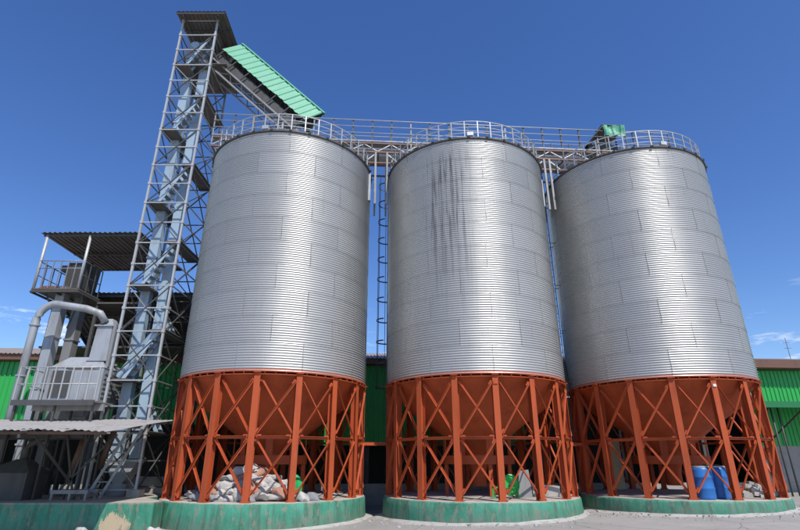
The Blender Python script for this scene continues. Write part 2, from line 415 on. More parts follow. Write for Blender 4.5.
def ladder_parts(t, ang):
    d = Vector((math.cos(ang), math.sin(ang), 0)); e = Vector((-math.sin(ang), math.cos(ang), 0))
    z0, z1 = 1.6, zt + .9; r0 = SR + .20
    ld = MB()
    for s_ in (-.21, .21): ld.bar(d * r0 + e * s_ + Vector((0, 0, z0)), d * r0 + e * s_ + Vector((0, 0, z1)), .05, .02, d)
    lo = ld.build('ladder', 'dark_steel', t)
    for q in range(int((z1 - z0) / .3)): MB().tube([d * r0 - e * .21 + Vector((0, 0, z0 + .2 + q * .3)), d * r0 + e * .21 + Vector((0, 0, z0 + .2 + q * .3))], .013, 6).build('rung', 'dark_steel', lo)
    for q in range(11):
        zc = z0 + 2.0 + q * .86
        if zc > z1: break
        h = MB(); pts = []
        for w in range(13):
            b = -.2 + (math.pi + .4) * w / 12; pts.append(d * (r0 + .16 + .36 * math.sin(b)) + e * (.36 * math.cos(b)) + Vector((0, 0, zc)))
        for p, q_ in zip(pts, pts[1:]): h.bar(p, q_, .008, .05)
        h.build('cage_hoop', 'dark_steel', lo)
    for b in (.5, math.pi / 2, math.pi - .5):
        p = d * (r0 + .16 + .355 * math.sin(b)) + e * (.355 * math.cos(b))
        MB().bar(p + Vector((0, 0, z0 + 1.9)), p + Vector((0, 0, z1 - .05)), .04, .008, d).build('cage_bar', 'dark_steel', lo)
    for q in range(6):
        zc = z0 + .4 + q * 1.8
        if zc > zt - .1: break
        for s_ in (-.21, .21): MB().bar(d * (SR - .06) + e * s_ + Vector((0, 0, zc)), d * r0 + e * s_ + Vector((0, 0, zc)), .05, .01).build('ladder_bracket', 'dark_steel', lo)
SLAB = ['corrugated steel grain bin beside the lattice tower, leftmost of three', 'corrugated steel grain bin with dark run-off streaks, middle of three',
        'corrugated steel grain bin above the blue barrels, rightmost of three']
for k in range(3):
    t = make_silo(k, SLAB[k])
    H = (ZT - ZB) / 10
    for r in range(10):
        for q in range(10):
            o = link('sheet', SHEET, t, (0, 0, ZB - ZP + r * H), R_(36 * q + 18 * (r % 2) + RING_A[k][r] + 9 + 13 * k))
            if k == 1: o.material_slots[0].link = 'OBJECT'; o.material_slots[0].material = MATS['galvanized_sheet_streaked']
    for q in range(NL):
        a = R_(-90 + PH) + 2 * math.pi * q / NL
        for nm, me in BAY: link(nm, me, t, None, a)
    link('ring_beam', RINGBEAM, t)
    for me in CONE: link('hopper_plate', me, t, None, R_(-90 + PH))
    link('hopper_collar', COLLAR, t); link('outlet_spout', OUTLET, t)
    link('eave_rim', EAVE, t); link('roof_cap', CAP, t)
    for me in ROOFP: link('roof_panel', me, t)
    g = link('top_rail', RAILS[0], t)
    for me in RAILS[1:]: link('rail', me, g)
    for q in range(NR): link('post', POST, g, None, 2 * math.pi * q / NR + .06 * k)
    link('lamp_box', FLOOD, t, None, R_((-98, -92, -84)[k]))
    if k: ladder_parts(t, R_(158 if k == 1 else 176))

# white worn plates on the legs of the right-hand bin
def leg_point(k, q, z, r=SR + .012):
    a = R_(-90 + PH + 22.5 * q); c = SILO[k]; return Vector((c[0] + r * math.cos(a), c[1] + r * math.sin(a), z)), a

# ------------------------------------------------------------------ long green shed behind
O2 = SILO[1]
def rw(u, v, z=0): return (O2[0] + u * math.cos(ROW) - v * math.sin(ROW), O2[1] + u * math.sin(ROW) + v * math.cos(ROW), z)
shed = thing('storage_shed', 'long green corrugated shed behind the grain bins', 'shed', rw(0, 4.3), ROW)
U0, U1, EZ = -27, 24, 5.42
sm = {}
def wall_sheet(u, z0, z1, mat, out=(0, -1, 0)):
    key = (round(z0, 2), round(z1, 2), mat)
    if key not in sm: sm[key] = corr(0, 1.02, z0, z1, .204, .035, kind='trap').mesh('wall_sheet', mat)
    o = link('wall_sheet', sm[key], shed, (u, .01 * (u % 2), random.uniform(-.012, .012)), None); return o
u = U0
while u < U1:
    wall_sheet(u, 4.75 if 3 <= u < 13 else (2.95 if u < -8 else 2.16), EZ, 'shed_green'); u += 1
MB().box(U0, U1, -.42, -.38, EZ + .02, EZ + .24).build('fascia', 'fascia_brown', shed)
MB().box(9.5, U1, -.56, -.52, EZ + .05, EZ + .42).build('fascia', 'fascia_brown', shed)
MB().box(U0, U1, -.36, -.05, EZ + .02, EZ + .05).build('soffit', 'fascia_brown', shed)
rs = corr(0, 1.02, 0, 6.7, .17, .03, ax=(1, 0, 0), up=(0, math.cos(R_(13)), math.sin(R_(13))), out=(0, -math.sin(R_(13)), math.cos(R_(13))), kind='trap').mesh('roof_sheet', 'roof_tin')
for i in range(U1 - U0): link('roof_sheet', rs, shed, (U0 + i, -.50, EZ + .235 + random.uniform(-.008, .008)))
rb = corr(0, 1.02, 0, 6.7, .17, .03, up=(0, math.cos(R_(13)), -math.sin(R_(13))), out=(0, math.sin(R_(13)), math.cos(R_(13))), kind='trap').mesh('roof_sheet', 'roof_tin')
for i in range(U1 - U0): link('roof_sheet', rb, shed, (U0 + i, 6.03, EZ + .235 + 1.5))
MB().box(U0, U1, .0, .28, -.9, .70).build('base_wall', 'concrete', shed)
MB().box(U0, U1, 10.9, 11.1, -.9, EZ).build('back_wall', 'dark_shade', shed)
MB().box(U0, U0 + .15, .3, 10.9, -.9, EZ).build('end_wall', 'dark_shade', shed)
MB().box(U1 - .15, U1, .3, 10.9, -.9, EZ).build('end_wall', 'dark_shade', shed)
MB().box(13.0, U1 - .16, .03, .25, .70, 2.2).build('concrete_wall', 'concrete', shed)
MB().box(U0, -8, .06, .26, 3.0, 3.2).build('lintel', 'dark_steel', shed); MB().box(-8, 3, .06, .26, 2.2, 2.40).build('lintel', 'dark_steel', shed); MB().box(3, 13, .06, .26, 4.8, 5.0).build('lintel', 'dark_steel', shed)
for i in range(11): MB().box(U0 + 1 + i * 3.7, U0 + 1.22 + i * 3.7, .3, .52, .70, EZ).build('column', 'dark_steel', shed)
# small lean-to canopy and downpipes on the right-hand stretch
MB().hexa([(12.2, -2.3, 3.66), (U1, -2.3, 3.66), (U1, -.06, 3.98), (12.2, -.06, 3.98), (12.2, -2.3, 3.72), (U1, -2.3, 3.72), (U1, -.06, 4.04), (12.2, -.06, 4.04)]).build('canopy', 'dark_green', shed)
MB().box(12.2, U1, -2.36, -2.31, 3.56, 3.80).build('canopy_edge', 'dark_green', shed)
for i in range(8):
    uu = 12.6 + i * 1.5
    MB().bar((uu, -2.2, 3.66), (uu, -.05, 2.5), .05, .05).build('canopy_strut', 'dark_steel', shed)
MB().tube([(13.45, -.10, EZ), (13.45, -.10, 4.05)], .05, 8).build('downpipe', 'white_paint', shed, True)
for du, dv in ((12.32, -1.9), (12.72, -1.95), (13.1, -1.85)):
    MB().tube([(du, dv, -.2), (du, dv, 3.68)], .035, 8).build('canopy_post', 'dark_steel', shed, True)

tie = None
for i, lab in enumerate(('red tie beam linking the left and middle bins', 'red tie beam linking the middle and right bins')):
    a, b = SILO[i], SILO[i + 1]; A, B = Vector((a[0], a[1], 2.05)), Vector((b[0], b[1], 2.05)); d = (B - A).normalized()
    n = Vector((-d.y, d.x, 0)); 
    tb = MB().angle(A + d * (SR - .10) + n * .75 * 0, B - d * (SR - .10), .09, .01).build('tie_beam', 'red_oxide'); tag(tb, lab, 'tie beam', 'tie beams between the bins')

# ------------------------------------------------------------------ catwalk over the bins
L0, L1 = -10.15, 8.9
cw = thing('catwalk', 'steel conveyor catwalk with railings running over the three bins', 'catwalk', rw(0, 0, -.38), ROW)
for v in (-.48, .48):
    MB().bar((L0, v, 13.98), (L1, v, 13.98), .08, .08).build('chord', 'brown_steel', cw)
    MB().bar((L0, v, 13.56), (L1, v, 13.56), .08, .07).build('chord', 'brown_steel', cw)
    x = L0; i = 0
    while x < L1 - .3:
        a, b = (13.60, 13.94) if i % 2 == 0 else (13.94, 13.60)
        MB().bar((x, v, a), (x + .55, v, b), .035, .035).build('web', 'pale_steel', cw); x += .55; i += 1
    sgn = 1 if v > 0 else -1
    for h, r_ in ((1.07, .021), (.76, .016), (.45, .016)):
        MB().tube([(L0, v + sgn * .07, 13.98 + h), (L1, v + sgn * .07, 13.98 + h)], r_, 6).build('rail', 'pale_steel', cw, True)
    MB().box(L0, L1, v + sgn * .055, v + sgn * .063, 14.03, 14.09).build('toe_board', 'grey_steel', cw)
    n = 24
    for i in range(n + 1):
        xx = L0 + (L1 - L0) * i / n
        MB().angle((xx, v + sgn * .04, 13.62), (xx, v + sgn * .04, 15.05), .045, .007, (1, 0, 0)).build('post', 'dark_steel' if i % 5 else 'grey_steel', cw)
i = 0; x = L0
while x < L1:
    MB().box(x, x + .05, -.44, .44, 13.55, 13.61).build('cross_member', 'brown_steel', cw); x += 1.1
MB().box(L0, L1, -.40, -.12, 14.0, 14.025).build('deck', 'grey_steel', cw)
MB().box(L0 + .5, L1 - .3, -.08, .38, 13.64, 13.97).build('conveyor_trough', 'pale_steel', cw)
for i in range(1, 3):      # spouts down to the roof caps
    pass
for u in (-6.87, 0, 6.74):
    MB().tube([(u, .1, 13.66), (u, 0, 13.1)], .16, 12).build('drop_spout', 'duct_grey', cw, True)
# bracket posts that carry it down to the bin shoulders, with brown cross ties
for (u, v) in ((-3.62, -.5), (-3.16, -.5), (-3.62, .5), (-3.16, .5), (3.30, -.5), (3.52, -.5), (3.30, .5), (3.52, .5)):
    c = (-6.87, 0, 6.74)
    MB().bar((u, v, 11.2), (u, v, 13.53), .075, .075).build('support_post', 'grey_steel', cw)
for (ua, ub) in ((-4.2, -2.5), (2.6, 4.6)):
    for v in (-.5, .5): MB().bar((ua, v, 13.05), (ub, v, 13.05), .06, .06).build('cross_tie', 'brown_steel', cw)
    MB().bar((ua + .2, -.5, 13.02), (ub - .2, .5, 13.5), .04, .04).build('knee_brace', 'brown_steel', cw)
    for s_ in (0, 1):
        uu = (-3.62, 3.30)[ua > 0] if s_ == 0 else (-3.16, 3.52)[ua > 0]
        MB().bar((uu, -.46, 13.5), (uu + (.5 if s_ else -.5), -.46, 13.05), .04, .04).build('knee_brace', 'pale_steel', cw)
for u, sg in ((-3.84, -1), (-2.96, 1), (3.06, -1)):
    MB().box(u - .045, u + .045, -.6, -.4, 11.3, 12.5).build('wall_bracket', 'duct_grey', cw)
# drive housing with the green tarpaulin
hut = thing('drive_housing', 'small drive housing with torn green sheet on the catwalk', 'housing', rw(5.95, -.45, 13.60), ROW)
hm = MB(); hm.hexa([(-.75, -.35, .30), (-.75, .9, .30), (-.72, .9, .33), (-.72, -.35, .33), (-.05, -.35, 1.12), (-.05, .9, 1.12), (-.05, .9, 1.16), (-.05, -.35, 1.16)]).build('sloping_roof', 'dark_steel', hut)
MB().box(-.08, .92, -.37, .95, 1.165, 1.20).build('top_sheet', 'dark_rim', hut)
def flap(x, z): return .04 * math.sin(x * 17) + .03 * math.sin(z * 9 + x * 5)
corr(0, .92, .62, 1.15, .115, .02, org=(-.04, -.37, 0), kind='sine', bend=flap).build('green_sheet', 'faded_mint', hut)
for x in (-.03, .88):
    MB().bar((x, -.33, .04), (x, -.33, 1.16), .05, .05).build('frame_post', 'dark_steel', hut)
    MB().bar((x, .88, .04), (x, .88, 1.16), .05, .05).build('frame_post', 'dark_steel', hut)
mt = MB().box(-.35, .35, -.05, .55, .06, .42); mt.tube([(-.6, .2, .35), (.6, .2, .35)], .17, 14); mt.build('drive_motor', 'dark_steel', hut)

# ------------------------------------------------------------------ lattice tower
TX0, TX1, TY0, TY1 = -9.56, -8.05, 16.7, 18.66
TB = .65; ST = 1.645; NLV = 11
tw = thing('lattice_tower', 'tall grey lattice tower with zigzag stairs beside the bins', 'tower', (0, 0, 0))
cor = [(TX0, TY0), (TX1, TY0), (TX1, TY1), (TX0, TY1)]
ZTOP = TB + ST * NLV + .85
for i, (x, y) in enumerate(cor):
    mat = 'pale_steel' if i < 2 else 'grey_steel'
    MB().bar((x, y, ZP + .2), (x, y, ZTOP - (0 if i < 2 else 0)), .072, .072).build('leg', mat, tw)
    MB().box(x - .19, x + .19, y - .19, y + .19, ZP, ZP + .22).build('footing_block', 'concrete', tw)
for f in range(4):
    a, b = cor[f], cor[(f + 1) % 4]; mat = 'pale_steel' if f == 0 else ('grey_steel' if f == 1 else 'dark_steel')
    for lv in range(2 * NLV + 2):
        z = TB + ST * lv / 2 + .1
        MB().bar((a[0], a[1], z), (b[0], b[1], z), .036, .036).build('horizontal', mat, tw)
        if f < 2:
            for (x, y) in (a, b): MB().box(x - .052, x + .052, y - .052, y + .052, z - .05, z + .05).build('joint_plate', mat, tw) if (f == 0) else None
    for lv in range(NLV):
        z0, z1 = TB + ST * lv + .1, TB + ST * (lv + 1) + .1
        ox, oy = ((0, -.03), (.03, 0), (0, .03), (-.03, 0))[f]
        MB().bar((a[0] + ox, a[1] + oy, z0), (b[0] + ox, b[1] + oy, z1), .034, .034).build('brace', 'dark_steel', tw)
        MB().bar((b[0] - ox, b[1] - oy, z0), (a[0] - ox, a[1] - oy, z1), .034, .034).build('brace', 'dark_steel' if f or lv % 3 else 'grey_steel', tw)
for lv in range(1, NLV + 1):
    z = TB + ST * lv + .13
    left = (lv % 2 == 0)
    x0, x1 = (TX0 + .02, TX0 + .58) if left else (TX1 - .50, TX1 + .10)
    MB().box(x0, x1, TY0 - .02, TY1 + .15, z, z + .03).build('landing', 'dull_tin', tw)
    if lv < NLV:      # a flight: front side going up to the right, rear side back to the left
        za, zb = z, z + ST
        xa, xb = (TX0 + .35, TX1 - .25) if left else (TX1 - .35, TX0 + .25)
        yy = (TY0 + .16, TY0 + .58) if left else (TY1 - .45, TY1 - .05)
        m = MB()
        fl = MB().bar((xa, yy[0], za + .02), (xb, yy[0], zb + .05), .03, .12).build('stair_stringer', 'pale_blue_steel', tw)
        MB().bar((xa, yy[1], za + .02), (xb, yy[1], zb + .05), .03, .12).build('stair_stringer', 'pale_blue_steel', fl)
        for q in range(7):
            f_ = (q + .5) / 7; x = xa + (xb - xa) * f_; zz = za + (zb - za) * f_ + .04
            MB().box(x - .09, x + .09, yy[0] + .017, yy[1] - .017, zz - .012, zz + .012).build('tread', 'grey_steel', fl)
# roof on top
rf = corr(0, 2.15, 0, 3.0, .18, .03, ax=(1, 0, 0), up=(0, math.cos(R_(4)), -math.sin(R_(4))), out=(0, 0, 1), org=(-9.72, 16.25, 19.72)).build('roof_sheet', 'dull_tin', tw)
for y in (16.3, 17.2, 18.1, 19.1): MB().bar((-9.7, y, 19.66 - (y - 16.25) * .07), (-7.6, y, 19.66 - (y - 16.25) * .07), .05, .06).build('purlin', 'dark_steel', tw)
for x in (-9.4, -7.9): MB().bar((x, 16.3, 19.60), (x, 19.2, 19.40), .05, .07).build('rafter', 'dark_steel', tw)
# hung sheets of the head floor
MB().box(TX0 + .05, TX1 + .5, 17.1, 19.0, 17.62, 17.66).build('head_floor', 'dull_tin', tw)

be = thing('bucket_elevator', 'pale blue twin-trunk bucket elevator inside the lattice tower', 'elevator', (-9.0, 17.6, ZP))
def trunk(x, z0, z1, mat='pale_blue_steel', w=.17, d=.14, parent=be, step=2.05):
    o = MB().box(x - w, x + w, -d, d, z0, z1).build('trunk', mat, parent)
    z = z0 + .9
    while z < z1 - .2:
        MB().box(x - w - .035, x + w + .035, -d - .035, d + .035, z - .03, z + .03).build('flange', mat, o); z += step
    return o
trunk(-.34, 1.1, 17.7); trunk(.33, 1.1, 17.7)
hd = MB(); hd.prism([(-.62, -.2), (.62, -.2), (.62, .2), (-.62, .2)], 17.72, 18.15)
pts = [(-.62 + 0, 18.15)] + [(-.62 * math.cos(a * math.pi / 8), 18.15 + .45 * math.sin(a * math.pi / 8)) for a in range(1, 8)] + [(.62, 18.15)]
i = len(hd.v); n = len(pts); hd.v += [(x, -.2, z) for x, z in pts] + [(x, .2, z) for x, z in pts]
hd.f.append(tuple(i + k for k in range(n))); hd.f.append(tuple(i + n + k for k in reversed(range(n))))
for k in range(n - 1): hd.f.append((i + k, i + n + k, i + n + k + 1, i + k + 1))
hd.build('head', 'duct_grey', be)
MB().tube([(-.05, -.55, 18.1), (-.05, -.2, 18.1)], .2, 16).build('head_motor', 'pale_blue_steel', be, angle=40)
bt = MB(); bt.hexa([(-.15, -.24, .35), (.15, -.24, .35), (.15, .24, .35), (-.15, .24, .35), (-.56, -.24, 1.08), (.56, -.24, 1.08), (.56, .24, 1.08), (-.56, .24, 1.08)]); bt.box(-.3, .3, -.26, .26, .003, .35); bt.build('boot', 'duct_grey', be)
# inclined spouts crossing in the tower
sp = thing('spout_pipe', 'pale blue inclined spout pipe crossing low inside the tower', 'pipe', (0, 0, 0))
MB().tube([(-9.5, 17.1, 4.2), (-8.35, 17.1, 6.0), (-8.3, 17.1, 6.6)], .12, 12).build('pipe', 'pale_blue_steel', sp, angle=50)
MB().tube([(-8.3, 17.1, 6.55), (-8.3, 17.1, 6.65)], .17, 12).build('flange', 'pale_blue_steel', sp)
lad = thing('ladder', 'steep grey ladder leaning at the foot of the lattice tower', 'ladder', (-9.0, 16.2, ZP))
for s_ in (-.2, .2): MB().bar((-.1 + s_, .1, .0), (.85 + s_, .35, 2.3), .04, .08).build('stile', 'duct_grey', lad)
for q in range(8):
    f_ = (q + .6) / 8.3; MB().bar((-.3 + .95 * f_, .1 + .25 * f_, 2.3 * f_), (.1 + .95 * f_, .1 + .25 * f_, 2.3 * f_), .03, .03).build('rung', 'duct_grey', lad)

# ------------------------------------------------------------------ inclined gallery from the tower head to the left bin
gal = thing('conveyor_gallery', 'sloping conveyor gallery with mint green roof below the tower head', 'gallery', (-7.87, 17.7, 18.60))
ax = Vector((3.80, 0, -3.70)).normalized(); nn = Vector((-ax.z, 0, ax.x)); GL = 5.45
def G(s_, y, n): return ax * s_ + nn * n + Vector((0, y, 0))
def Gb(m, s0, s1, y0, y1, n0, n1):
    return m.hexa([G(s0, y0, n0), G(s1, y0, n0), G(s1, y1, n0), G(s0, y1, n0), G(s0, y0, n1), G(s1, y0, n1), G(s1, y1, n1), G(s0, y1, n1)])
sl_f = (Vector((0, .42, 0)) + nn * .98); sl_l = sl_f.length; sl_f.normalize(); so_f = ax.cross(sl_f).normalized()
if so_f.y > 0: so_f = -so_f
sl_b = (Vector((0, -.42, 0)) + nn * .98).normalized(); so_b = Vector((0, -so_f.y, 0)) + Vector((so_f.x, 0, so_f.z))
NP = 8; pw = GL / NP
for i in range(NP):
    e = .006 * (i % 2) + random.uniform(-.004, .006)
    corr(i * pw - .02, (i + 1) * pw, random.uniform(-.02, .01), sl_l - .03, pw / 2, .03, ax=ax, up=sl_f, out=so_f, org=G(0, -.45, .0) + so_f * e).build('roof_sheet', 'faded_mint', gal)
    corr(i * pw - .02, (i + 1) * pw, -.02, sl_l - .03, pw / 2, .03, ax=ax, up=sl_b, out=so_b, org=G(0, .45, .0) + so_b * e).build('roof_sheet', 'faded_mint', gal)
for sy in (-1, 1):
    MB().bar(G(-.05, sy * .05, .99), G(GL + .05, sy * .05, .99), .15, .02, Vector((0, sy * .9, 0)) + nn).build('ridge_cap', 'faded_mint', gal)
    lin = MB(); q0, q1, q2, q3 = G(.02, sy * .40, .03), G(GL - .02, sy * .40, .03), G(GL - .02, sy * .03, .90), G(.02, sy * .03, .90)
    lin.quad(q0, q1, q2, q3); lin.build('shade_lining', 'dark_steel', gal)  # dark sheet added to stand in for the shade under the roof
for i in range(7):
    s_ = .1 + i * (GL - .2) / 6; m = MB()
    m.bar(G(s_, -.40, .0), G(s_, 0, .92), .04, .05); m.bar(G(s_, .40, .0), G(s_, 0, .92), .04, .05); m.bar(G(s_, -.42, .0), G(s_, .42, .0), .04, .05)
    m.build('roof_frame', 'dark_steel', gal)
    for y in (-.42, .42): MB().bar(G(s_, y, -.62), G(s_, y, .0), .045, .045).build('upright', 'dark_steel', gal)
Gb(MB(), -.2, GL - .2, -.30, .30, -.58, -.20).build('conveyor_trough', 'dark_steel', gal)
for y in (-.42, .42):
    for n_ in (-.62, -.98): Gb(MB(), -.3, GL - .1, y - .035, y + .035, n_ - .035, n_ + .035).build('chord', 'grey_steel', gal)
    x = -.2; i = 0
    while x < GL - .5:
        a, b = (-.94, -.66) if i % 2 else (-.66, -.94)
        MB().bar(G(x, y, a), G(x + .38, y, b), .03, .03).build('web', 'dark_steel', gal); x += .38; i += 1
# discharge chute at the low end
MB().bar(G(GL - .25, 0, -.40), Vector((3.55, 0, -4.55)), .36, .36).build('discharge_spout', 'duct_grey', gal)
MB().bar(Vector((3.0, -.42, -3.9)), Vector((3.0, -.42, -4.5)), .07, .07).build('support_post', 'pale_steel', gal)
MB().bar(Vector((3.0, .42, -3.9)), Vector((3.0, .42, -4.5)), .07, .07).build('support_post', 'pale_steel', gal)

# ------------------------------------------------------------------ loading dock on the left
dock = MB().prism([(-22, 14.53), (-6.58, 14.53), (-6.50, 14.60), (-6.52, 15.25), (-7.5, 16.5), (-7.5, 21.2), (-22, 20.3)], -.9, ZP)
dock.build('loading_dock', 'green_plinth'); dk = bpy.data.objects['loading_dock']
tag(dk, 'green painted raised loading dock below the tower and awning', 'dock')
dt = MB().prism([(-21.9, 14.60), (-6.62, 14.60), (-6.57, 14.66), (-6.58, 15.2), (-7.56, 16.4), (-7.56, 21.1), (-21.9, 20.2)], ZP + .002, ZP + .006); dt.build('dock_floor', 'dusty_concrete', dk)

# rear lean-to roof behind the tower (high side to the yard)
lt = thing('rear_canopy', 'dark corrugated canopy roof behind the tower, seen from below', 'canopy', (-10, 20, 0))
dv = Vector((0, 3.4, -1.80)); ln = dv.length; dv.normalize(); on = Vector((0, -dv.z, dv.y))
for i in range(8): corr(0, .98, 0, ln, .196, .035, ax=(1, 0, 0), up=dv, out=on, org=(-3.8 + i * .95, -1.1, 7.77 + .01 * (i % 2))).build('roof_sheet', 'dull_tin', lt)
for f_ in (.03, .34, .66, .97):
    p = Vector((0, -1.1, 7.71)) + dv * ln * f_; MB().bar((-3.8, p.y, p.z), (3.9, p.y, p.z), .06, .09).build('purlin', 'dark_steel', lt)
for x in (-3.6, -.3, 2.45):
    MB().bar((x, -1.05, ZP), (x, -1.05, 7.66), .11, .11).build('post', 'dark_steel', lt)
    MB().bar((x, -1.0, 7.58), Vector((x, -1.0, 7.58)) + dv * ln * .95, .07, .1).build('rafter', 'dark_steel', lt)
MB().box(-3.7, 3.8, -1.2, .9, 5.55, 5.62).build('mezzanine_floor', 'dull_tin', lt)

# upper platform with canopy on the far left
up = thing('canopied_platform', 'high railed steel platform under a dark tin canopy at far left', 'platform', (-12, 18, 0))
PX0, PX1, PY0, PY1, PZ, CZ = -1.2, .5, -1.0, 1.9, 7.33, 9.42
MB().box(PX0, PX1, PY0, PY1, PZ - .06, PZ).build('floor_plate', 'dull_tin', up)
MB().box(PX1 + .01, 2.5, .2, PY1, PZ - .22, PZ - .16).build('floor_plate', 'dull_tin', up)
for y in (PY0, PY1): MB().bar((PX0, y, PZ - .12), (PX1, y, PZ - .12), .06, .07).build('floor_beam', 'dark_steel', up)
for x in (PX0, (PX0 + PX1) / 2, PX1): MB().bar((x, PY0, PZ - .13), (x, PY1, PZ - .13), .06, .07).build('floor_beam', 'dark_steel', up)
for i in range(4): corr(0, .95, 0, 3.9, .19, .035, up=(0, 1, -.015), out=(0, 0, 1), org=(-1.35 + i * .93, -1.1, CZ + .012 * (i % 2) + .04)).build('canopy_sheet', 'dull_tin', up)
for y in (-.95, .9, 2.7): MB().bar((-1.3, y, CZ), (2.35, y, CZ), .06, .08).build('purlin', 'dark_steel', up)
for x, y, mat in ((PX0 + .05, PY0 + .03, 'pale_steel'), (PX1 - .05, PY0 + .03, 'pale_steel'), (PX0 + .05, PY1, 'dark_steel'), (PX1 + .7, PY1, 'dark_steel'), (2.2, PY1, 'dark_steel')):
    MB().tube([(x, y, PZ), (x, y, CZ)], .05, 10).build('canopy_post', mat, up, True)
def railing(par, p0, p1, h, n, mat='grey_steel', mids=(.5,), pr=.014, rr=.02):
    p0, p1 = Vector(p0), Vector(p1); Z = Vector((0, 0, 1))
    g = MB().tube([p0 + Z * h, p1 + Z * h], rr, 6).build('hand_rail', mat, par, True)
    for f_ in mids: MB().tube([p0 + Z * h * f_, p1 + Z * h * f_], rr * .8, 6).build('mid_rail', mat, g, True)
    for i in range(n + 1):
        p = p0 + (p1 - p0) * i / n; MB().bar(p, p + Z * h, pr * 2, pr * 2).build('baluster', mat, g)
railing(up, (PX0 + .03, PY0, PZ), (PX1 - .03, PY0, PZ), 1.05, 6, 'grey_steel', (.72,))
railing(up, (PX0 + .02, PY0 + .05, PZ), (PX0 + .02, PY1, PZ), 1.05, 7, 'dark_steel', (.5,))
railing(up, (PX1 - .02, PY0 + .05, PZ), (PX1 - .02, PY0 + 1.2, PZ), 1.05, 3, 'dark_steel', (.5,))
railing(up, (PX1 + .1, PY1 - .05, PZ - .16), (2.5, PY1 - .05, PZ - .16), 1.05, 4, 'dark_steel', (.35, .7))
MB().bar((PX0 + .35, PY0 + .3, PZ - .1), (PX0 + .9, PY0 + .5, PZ - 1.2), .05, .05).build('knee_brace', 'dark_steel', up)
MB().bar((PX1, PY0 + .3, PZ - .1), (PX1 - .55, PY0 + .7, PZ - 1.3), .05, .05).build('knee_brace', 'dark_steel', up)
MB().box(-.9, -.35, -.95, -.6, PZ + .002, PZ + .10).build('rusty_tray', 'fascia_brown', up)
for x, y in ((PX0 + .1, PY1), (PX1, PY1), (2.4, PY1), (PX1, .3)):
    MB().bar((x, y, ZP), (x, y, PZ - .2), .1, .1).build('leg', 'dark_steel', up)

e2 = thing('bucket_elevator', 'grey twin-trunk bucket elevator rising through the canopied platform', 'elevator', (-12.1, 17.55, ZP))
for x, y, mat in ((-.28, 0, 'duct_grey'), (.06, .55, 'grey_steel')):
    o = MB().box(x - .16, x + .16, y - .17, y + .17, .8, 7.0).build('trunk', mat, e2)
    for z in (1.5, 3.3, 5.1, 6.4): MB().box(x - .195, x + .195, y - .205, y + .205, z, z + .06).build('flange', mat, o)
MB().hexa([(-.40, .1, 7.0), (.25, .1, 7.0), (.25, .95, 7.0), (-.40, .95, 7.0), (-.42, .05, 8.0), (.28, .05, 8.0), (.28, 1.0, 8.0), (-.42, 1.0, 8.0)]).build('head', 'dark_shade', e2)  # canopy shade put into the head's colour
MB().box(-.75, -.425, .2, .6, 7.72, 7.95).build('head_motor', 'dark_steel', e2)
MB().hexa([(-.2, -.3, .003), (.2, -.3, .003), (.2, .85, .003), (-.2, .85, .003), (-.45, -.3, .8), (.45, -.3, .8), (.45, .85, .8), (-.45, .85, .8)]).build('boot', 'duct_grey', e2)

dp = thing('dust_pipe', 'pale grey dust pipe bending from the dock up to the cyclone', 'pipe', (-12.42, 16.6, ZP))
pts = [(0, 0, 0), (0, 0, 5.45)] + [(.55 - .55 * math.cos(a * math.pi / 16), 0, 5.45 + .62 * math.sin(a * math.pi / 16)) for a in range(1, 9)] + [(1.6, .05, 5.92), (2.05, .15, 5.78), (2.2, .3, 5.5)]
MB().tube(pts, .125, 16).build('pipe', 'duct_grey', dp, True)
for z in (1.8, 3.6, 5.3): MB().lathe([(.125, z), (.165, z), (.165, z + .05), (.125, z + .05)], 16).build('flange', 'duct_grey', dp)

cy = thing('cyclone', 'tapered grey dust cyclone fed by the bent pipe', 'cyclone', (-10.2, 17.15, 0))
MB().hexa([(-.30, -.28, 4.75), (.30, -.28, 4.75), (.30, .28, 4.75), (-.30, .28, 4.75), (-.25, -.26, 5.95), (.27, -.26, 5.95), (.27, .26, 5.95), (-.25, .26, 5.95)]).build('body', 'duct_grey', cy)
MB().hexa([(-.26, -.27, 5.95), (.28, -.27, 5.95), (.28, .27, 5.95), (-.26, .27, 5.95), (-.12, -.12, 6.2), (.14, -.12, 6.2), (.14, .12, 6.2), (-.12, .12, 6.2)]).build('top_hood', 'duct_grey', cy)
for z in (4.72, 5.92): MB().box(-.34, .34, -.32, .32, z - .02, z + .03).build('flange', 'duct_grey', cy)
MB().box(.32, .42, -.3, -.2, 4.5, 6.0).build('stay_bar', 'grey_steel', cy)

hs = thing('cleaner_housing', 'large grey cleaner housing with chamfered top behind the railed landing', 'machine', (-10.75, 17.3, 0))
MB().hexa([(-.85, -.6, 3.35), (.95, -.6, 3.35), (.95, .7, 3.35), (-.85, .7, 3.35), (-.85, -.6, 4.45), (.95, -.6, 4.45), (.95, .7, 4.45), (-.85, .7, 4.45)]).build('body', 'duct_grey', hs)
MB().hexa([(-.87, -.62, 4.45), (.97, -.62, 4.45), (.97, .72, 4.45), (-.87, .72, 4.45), (-.45, -.3, 4.85), (.62, -.3, 4.85), (.62, .4, 4.85), (-.45, .4, 4.85)]).build('chamfered_top', 'duct_grey', hs)
MB().hexa([(-.3, -.3, 2.6), (.4, -.3, 2.6), (.4, .3, 2.6), (-.3, .3, 2.6), (-.75, -.55, 3.35), (.85, -.55, 3.35), (.85, .65, 3.35), (-.75, .65, 3.35)]).build('hopper', 'grey_steel', hs)
MB().box(-.70, -.1, -.64, -.605, 3.5, 4.35).build('dark_panel', 'dark_steel', hs)
MB().box(-.02, .0, -.63, -.605, 3.4, 4.4).build('stiffener', 'duct_grey', hs); MB().box(.45, .48, -.63, -.605, 3.4, 4.4).build('stiffener', 'duct_grey', hs)
